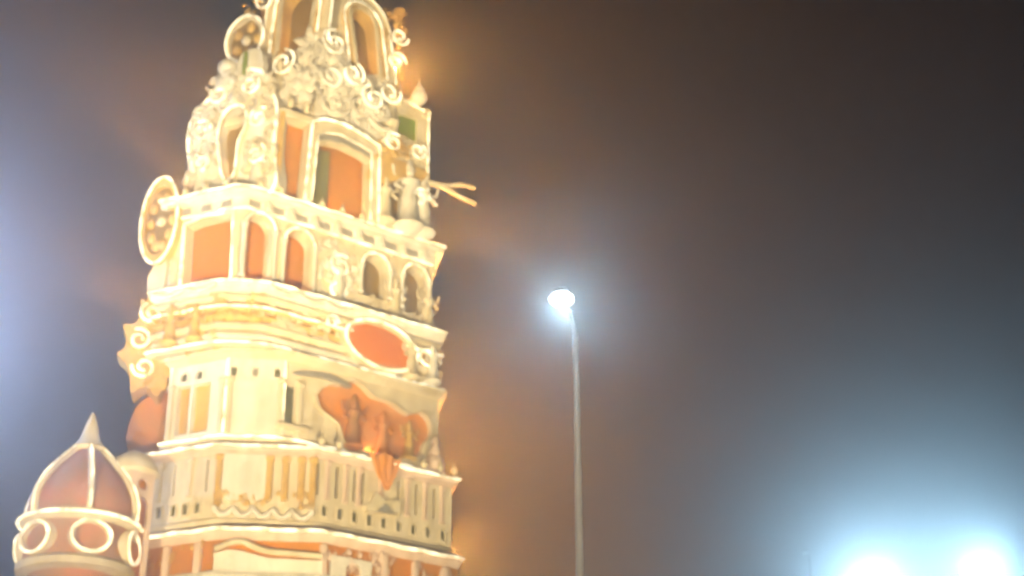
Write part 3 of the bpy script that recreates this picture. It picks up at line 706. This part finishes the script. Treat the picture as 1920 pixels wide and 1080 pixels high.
for r, z in ((1.13, 10.54),):
    mb = MB(); mb.tube([(tx + r * math.cos(2 * math.pi * q / 36), ty + r * math.sin(2 * math.pi * q / 36), z) for q in range(36)], .028, 6, True); obj('rope_light', mb, 'rope', tur, smooth=60)
mb = MB(); mb.lathe([(.30, 12.0), (.34, 12.07), (.28, 12.14), (.20, 12.24), (.15, 12.42), (.10, 12.62), (.03, 12.80)], 14, (tx, ty, 0)); obj('finial', mb, 'cream', tur, smooth=50)
mb = MB(); mb.lathe([(.9, 10.42), (1.04, 10.46), (1.10, 10.54), (1.08, 10.62), (.9, 10.66)], 32, (tx, ty, 0)); obj('collar', mb, 'cream', tur, smooth=50)
mb = MB(); mb.lathe([(.8, 0), (.8, 9.5), (.96, 9.7), (.96, 10.45)], 32, (tx, ty, 0)); obj('drum', mb, 'terra', tur, smooth=50)
mb = MB(); mb.lathe([(.9, 9.55), (1.06, 9.60), (1.08, 9.72), (.98, 9.80), (.9, 9.82)], 32, (tx, ty, 0)); obj('collar', mb, 'cream', tur, smooth=50)
for k in range(6):
    a = -math.pi / 2 - R_(33) + 2 * math.pi * k / 6; n_ = Vector((math.cos(a), math.sin(a))); rz = math.atan2(n_.x, -n_.y)
    q = (tx + n_.x * .96, ty + n_.y * .96, 10.12)
    mb = MB(); mb.plate(ellipse(0, 0, .40, .33, 20), [ellipse(0, 0, .30, .24, 20)], -.08, .10); w_ = obj('round_window', mb, 'cream', tur, q, rz, smooth=40)
    mb = MB(); mb.plate(ellipse(0, 0, .31, .25, 20), (), .02, .06); obj('pane', mb, 'terra', w_, q, rz)
    mb = MB(); mb.tube([(x, -.10, z) for x, z in ellipse(0, 0, .36, .29, 20)], .028, 6, True); obj('rope_light', mb, 'rope', w_, q, rz, smooth=60)
kx, ky = -7.22, 30.05
kio = thing('side_kiosk', 'slim arched kiosk with pale rounded cap between the turret and the tower', 'kiosk', (kx, ky, 0))
mb = MB(); mb.lathe([(.36, 0), (.36, 9.0), (.30, 9.2), (.30, 11.6)], 16, (kx, ky, 0)); obj('core', mb, 'orange', kio, smooth=40)
mb = MB(); mb.lathe([(.42, 11.62), (.50, 11.70), (.48, 11.82), (.36, 11.98), (.18, 12.1), (.05, 12.16)], 20, (kx, ky, 0)); obj('cap', mb, 'cream', kio, smooth=50)
for k in range(6):
    a = 2 * math.pi * (k + .25) / 6; n_ = Vector((math.cos(a), math.sin(a))); rz = math.atan2(n_.x, -n_.y)
    q = (kx + n_.x * .38, ky + n_.y * .38, 0)
    mb = MB(); mb.plate(rect(-.215, .215, 9.3, 11.64), [arch(0, 9.4, .28, 1.75), ellipse(0, 11.40, .12, .12, 12)], -.03, .05); obj('arch_panel', mb, 'pink', kio, q, rz)

# ================================================================== lamps in the haze
COOL = (0.44, 0.76, 1.0)
def street_lamp(x, y, h, dx, dy, label, watts, head=.22, lens='led', group='tall cool white lamps'):
    t = thing('street_lamp', label, 'street lamp', (x, y, 0), 0, group)
    mb = MB(); mb.lathe([(.16, 0), (.16, .5), (.085, .55), (.05, h - .1), (.048, h)], 12, (x, y, 0)); obj('pole', mb, 'paint', t, smooth=40)
    mb = MB(); mb.lathe([(.26, 0), (.26, .04), (.18, .06)], 12, (x, y, 0)); obj('base_plate', mb, 'steel', t)
    mb = MB(); mb.tube([(x, y, h - .06), (x + dx * .4, y + dy * .4, h + .10), (x + dx, y + dy, h + .13)], [.035, .028, .024], 8); obj('arm', mb, 'steel', t, smooth=60)
    hx, hy, hz = x + dx, y + dy, h + .10
    mb = MB(); mb.ball((hx, hy + .04, hz + .09), head * .8, 14, (1, 1, .45)); hd = obj('lamp_head', mb, 'dark', t, smooth=60)
    mb = MB(); mb.ball((hx, hy, hz - .06), head, 14, (1.25, 1.1, .75)); obj('lens', mb, lens, hd, smooth=60)
    lamp('POINT', t, (hx, hy, hz - head * .75 - .05), watts, COOL, head * .5)
    return t
street_lamp(1.005, 24, 12.05, -.25, -1.1, 'tall street lamp with single glowing head standing to the right of the tower', W_STREET, .15)
def mast(x, y, h, label, watts, n=3, size=.32, colr=COOL):
    t = thing('floodlight_mast', label, 'floodlight', (x, y, 0), 0, 'floodlight masts')
    mb = MB(); mb.lathe([(.22, 0), (.20, .6), (.12, .62), (.08, h)], 12, (x, y, 0)); obj('pole', mb, 'steel', t, smooth=40)
    mb = MB(); mb.box(x - .16 - size * n * .6, x + .16 + size * n * .6, y - .05, y + .05, h - .05, h + .05, bev=.02); obj('crossbar', mb, 'steel', t)
    for k in range(n):
        px = x + (k - (n - 1) / 2) * size * 1.25
        mb = MB(); mb.box(px - size * .55, px + size * .55, y - .30, y - .10, h + .06, h + .06 + size, bev=.04); hd = obj('lamp_head', mb, 'dark', t)
        mb = MB(); mb.box(px - size * .5, px + size * .5, y - .33, y - .301, h + .09, h + .03 + size, bev=.01); obj('lens', mb, 'led', hd)
    lamp('POINT', t, (x, y - .75, h + .15), watts, colr, .3)
    return t
mast(10.05, 46, 13.3, 'bright floodlight mast glowing at the bottom edge, left of the rightmost one', W_MAST, 4, .42)
mast(13.15, 46, 13.75, 'bright floodlight mast at the bottom right corner', W_MAST * .7, 2, .42)
street_lamp(12.9, 70, 21.4, -.2, -.3, 'small faint far lamp left of the two bright floodlights', W_SMALL, .10, 'dim')
mast(-13.6, 31, 15.0, 'floodlight mast beyond the left side of the view', W_LEFT, 3, .4, (0.44, 0.60, 1.0))

# floodlights on the ground that light the tower, unseen lamps added on its side walls for the orange halo
def ground_flood(x, y, aim, label, watts, colr=(1.0, 0.79, 0.44), spot=34):
    t = thing('ground_floodlight', label, 'floodlight', (x, y, 0), 0, 'ground floodlights')
    d = Vector((aim[0] - x, aim[1] - y, 0)).normalized(); rz = math.atan2(d.x, -d.y) + math.pi
    mb = MB(); mb.box(-.25, .25, -.04, .04, 0.004, .06, bev=.01); mb.box(-.25, -.21, -.03, .03, .06, .42); mb.box(.21, .25, -.03, .03, .06, .42); obj('bracket', mb, 'steel', t, (x, y, 0), rz)
    mb = MB(); mb.box(-.2, .2, -.18, .12, .2, .5, bev=.04); hd = obj('housing', mb, 'dark', t, (x, y, 0), rz)
    mb = MB(); mb.box(-.17, .17, -.16, .10, .501, .515); obj('lens', mb, 'warm', hd, (x, y, 0), rz)
    lamp('SPOT', t, (x, y, .75), watts, colr, .3, aim, spot, .8)
ground_flood(-10.5, 7, (-4.8, 31, 13.5), 'warm ground floodlight in front of the tower to the left', W_FRONT * 1.25)
ground_flood(1.5, 8, (-4.0, 31, 15.5), 'warm ground floodlight in front of the tower to the right', W_FRONT * 1.3)
ground_flood(-4.5, 4, (-4.5, 31, 23.0), 'warm ground floodlight straight in front of the tower', W_FRONT * 3.6)
def halo_lamp(st, side, z, watts, colr=(1.0, 0.40, 0.08)):
    """added bracket lamp hidden round the corner on a side wall, only to make the halo"""
    n = len(st.plan); A, A2, B2, B = st.plan[n - 4], st.plan[n - 3], st.plan[n - 2], st.plan[n - 1]
    p, q, o_ = (A2, A, B2) if side > 0 else (B2, B, A2)
    d = (p - q).normalized(); w = Vector((d.y, -d.x)) * side
    c = q + d * 1.75 + w * .13; r0 = q + d * 1.9 - w * .3
    mb = MB(); mb.tube([(r0.x, r0.y, z + .25), ((r0.x + c.x) / 2, (r0.y + c.y) / 2, z + .36), (c.x, c.y, z + .30)], .03, 6); ln = part('halo_lamp', mb, 'dark', smooth=60)
    mb = MB(); mb.lathe([(.04, .30), (.16, .22), (.18, .17), (.13, .15)], 10, (c.x, c.y, z)); obj('cap', mb, 'dark', ln)
    mb = MB(); mb.lathe([(.06, -.12), (.11, 0), (.11, .148)], 10, (c.x, c.y, z)); obj('glass', mb, 'warm', ln)
    lamp('POINT', tower, (c.x, c.y, z - .28), watts, colr, .12)
for st, z, k in ((S0, 9.0, .6), (S1, 11.4, 1.0), (S2, 13.4, 1.0), (S3, 15.0, 1.2), (S4, 16.6, 1.2), (S5, 19.2, 1.1), (S6, 21.9, .35), (S6, 23.6, .6)): halo_lamp(st, 1, z, W_HALO * k)
for st, z, k in ((S2, 13.4, .8), (S4, 16.8, .7), (S5, 19.4, .8), (S6, 22.6, .6)): halo_lamp(st, -1, z, W_HALO * k * 2.4)

# ================================================================== hazy air
hz = MB(); hz.box(-420, 420, -420, 420, -1.0, 36.0)
haze = obj('haze', hz, 'steel'); haze['kind'] = 'stuff'
hm = bpy.data.materials.new('hazy air'); hm.use_nodes = True
nt = hm.node_tree; nt.nodes.clear()
out = nt.nodes.new('ShaderNodeOutputMaterial'); pv = nt.nodes.new('ShaderNodeVolumePrincipled')
pv.inputs['Density'].default_value = HAZE; pv.inputs['Color'].default_value = (0.93, 0.94, 0.96, 1)
pv.inputs['Anisotropy'].default_value = 0.89
nt.links.new(pv.outputs[0], out.inputs['Volume'])
haze.data.materials.clear(); haze.data.materials.append(hm)
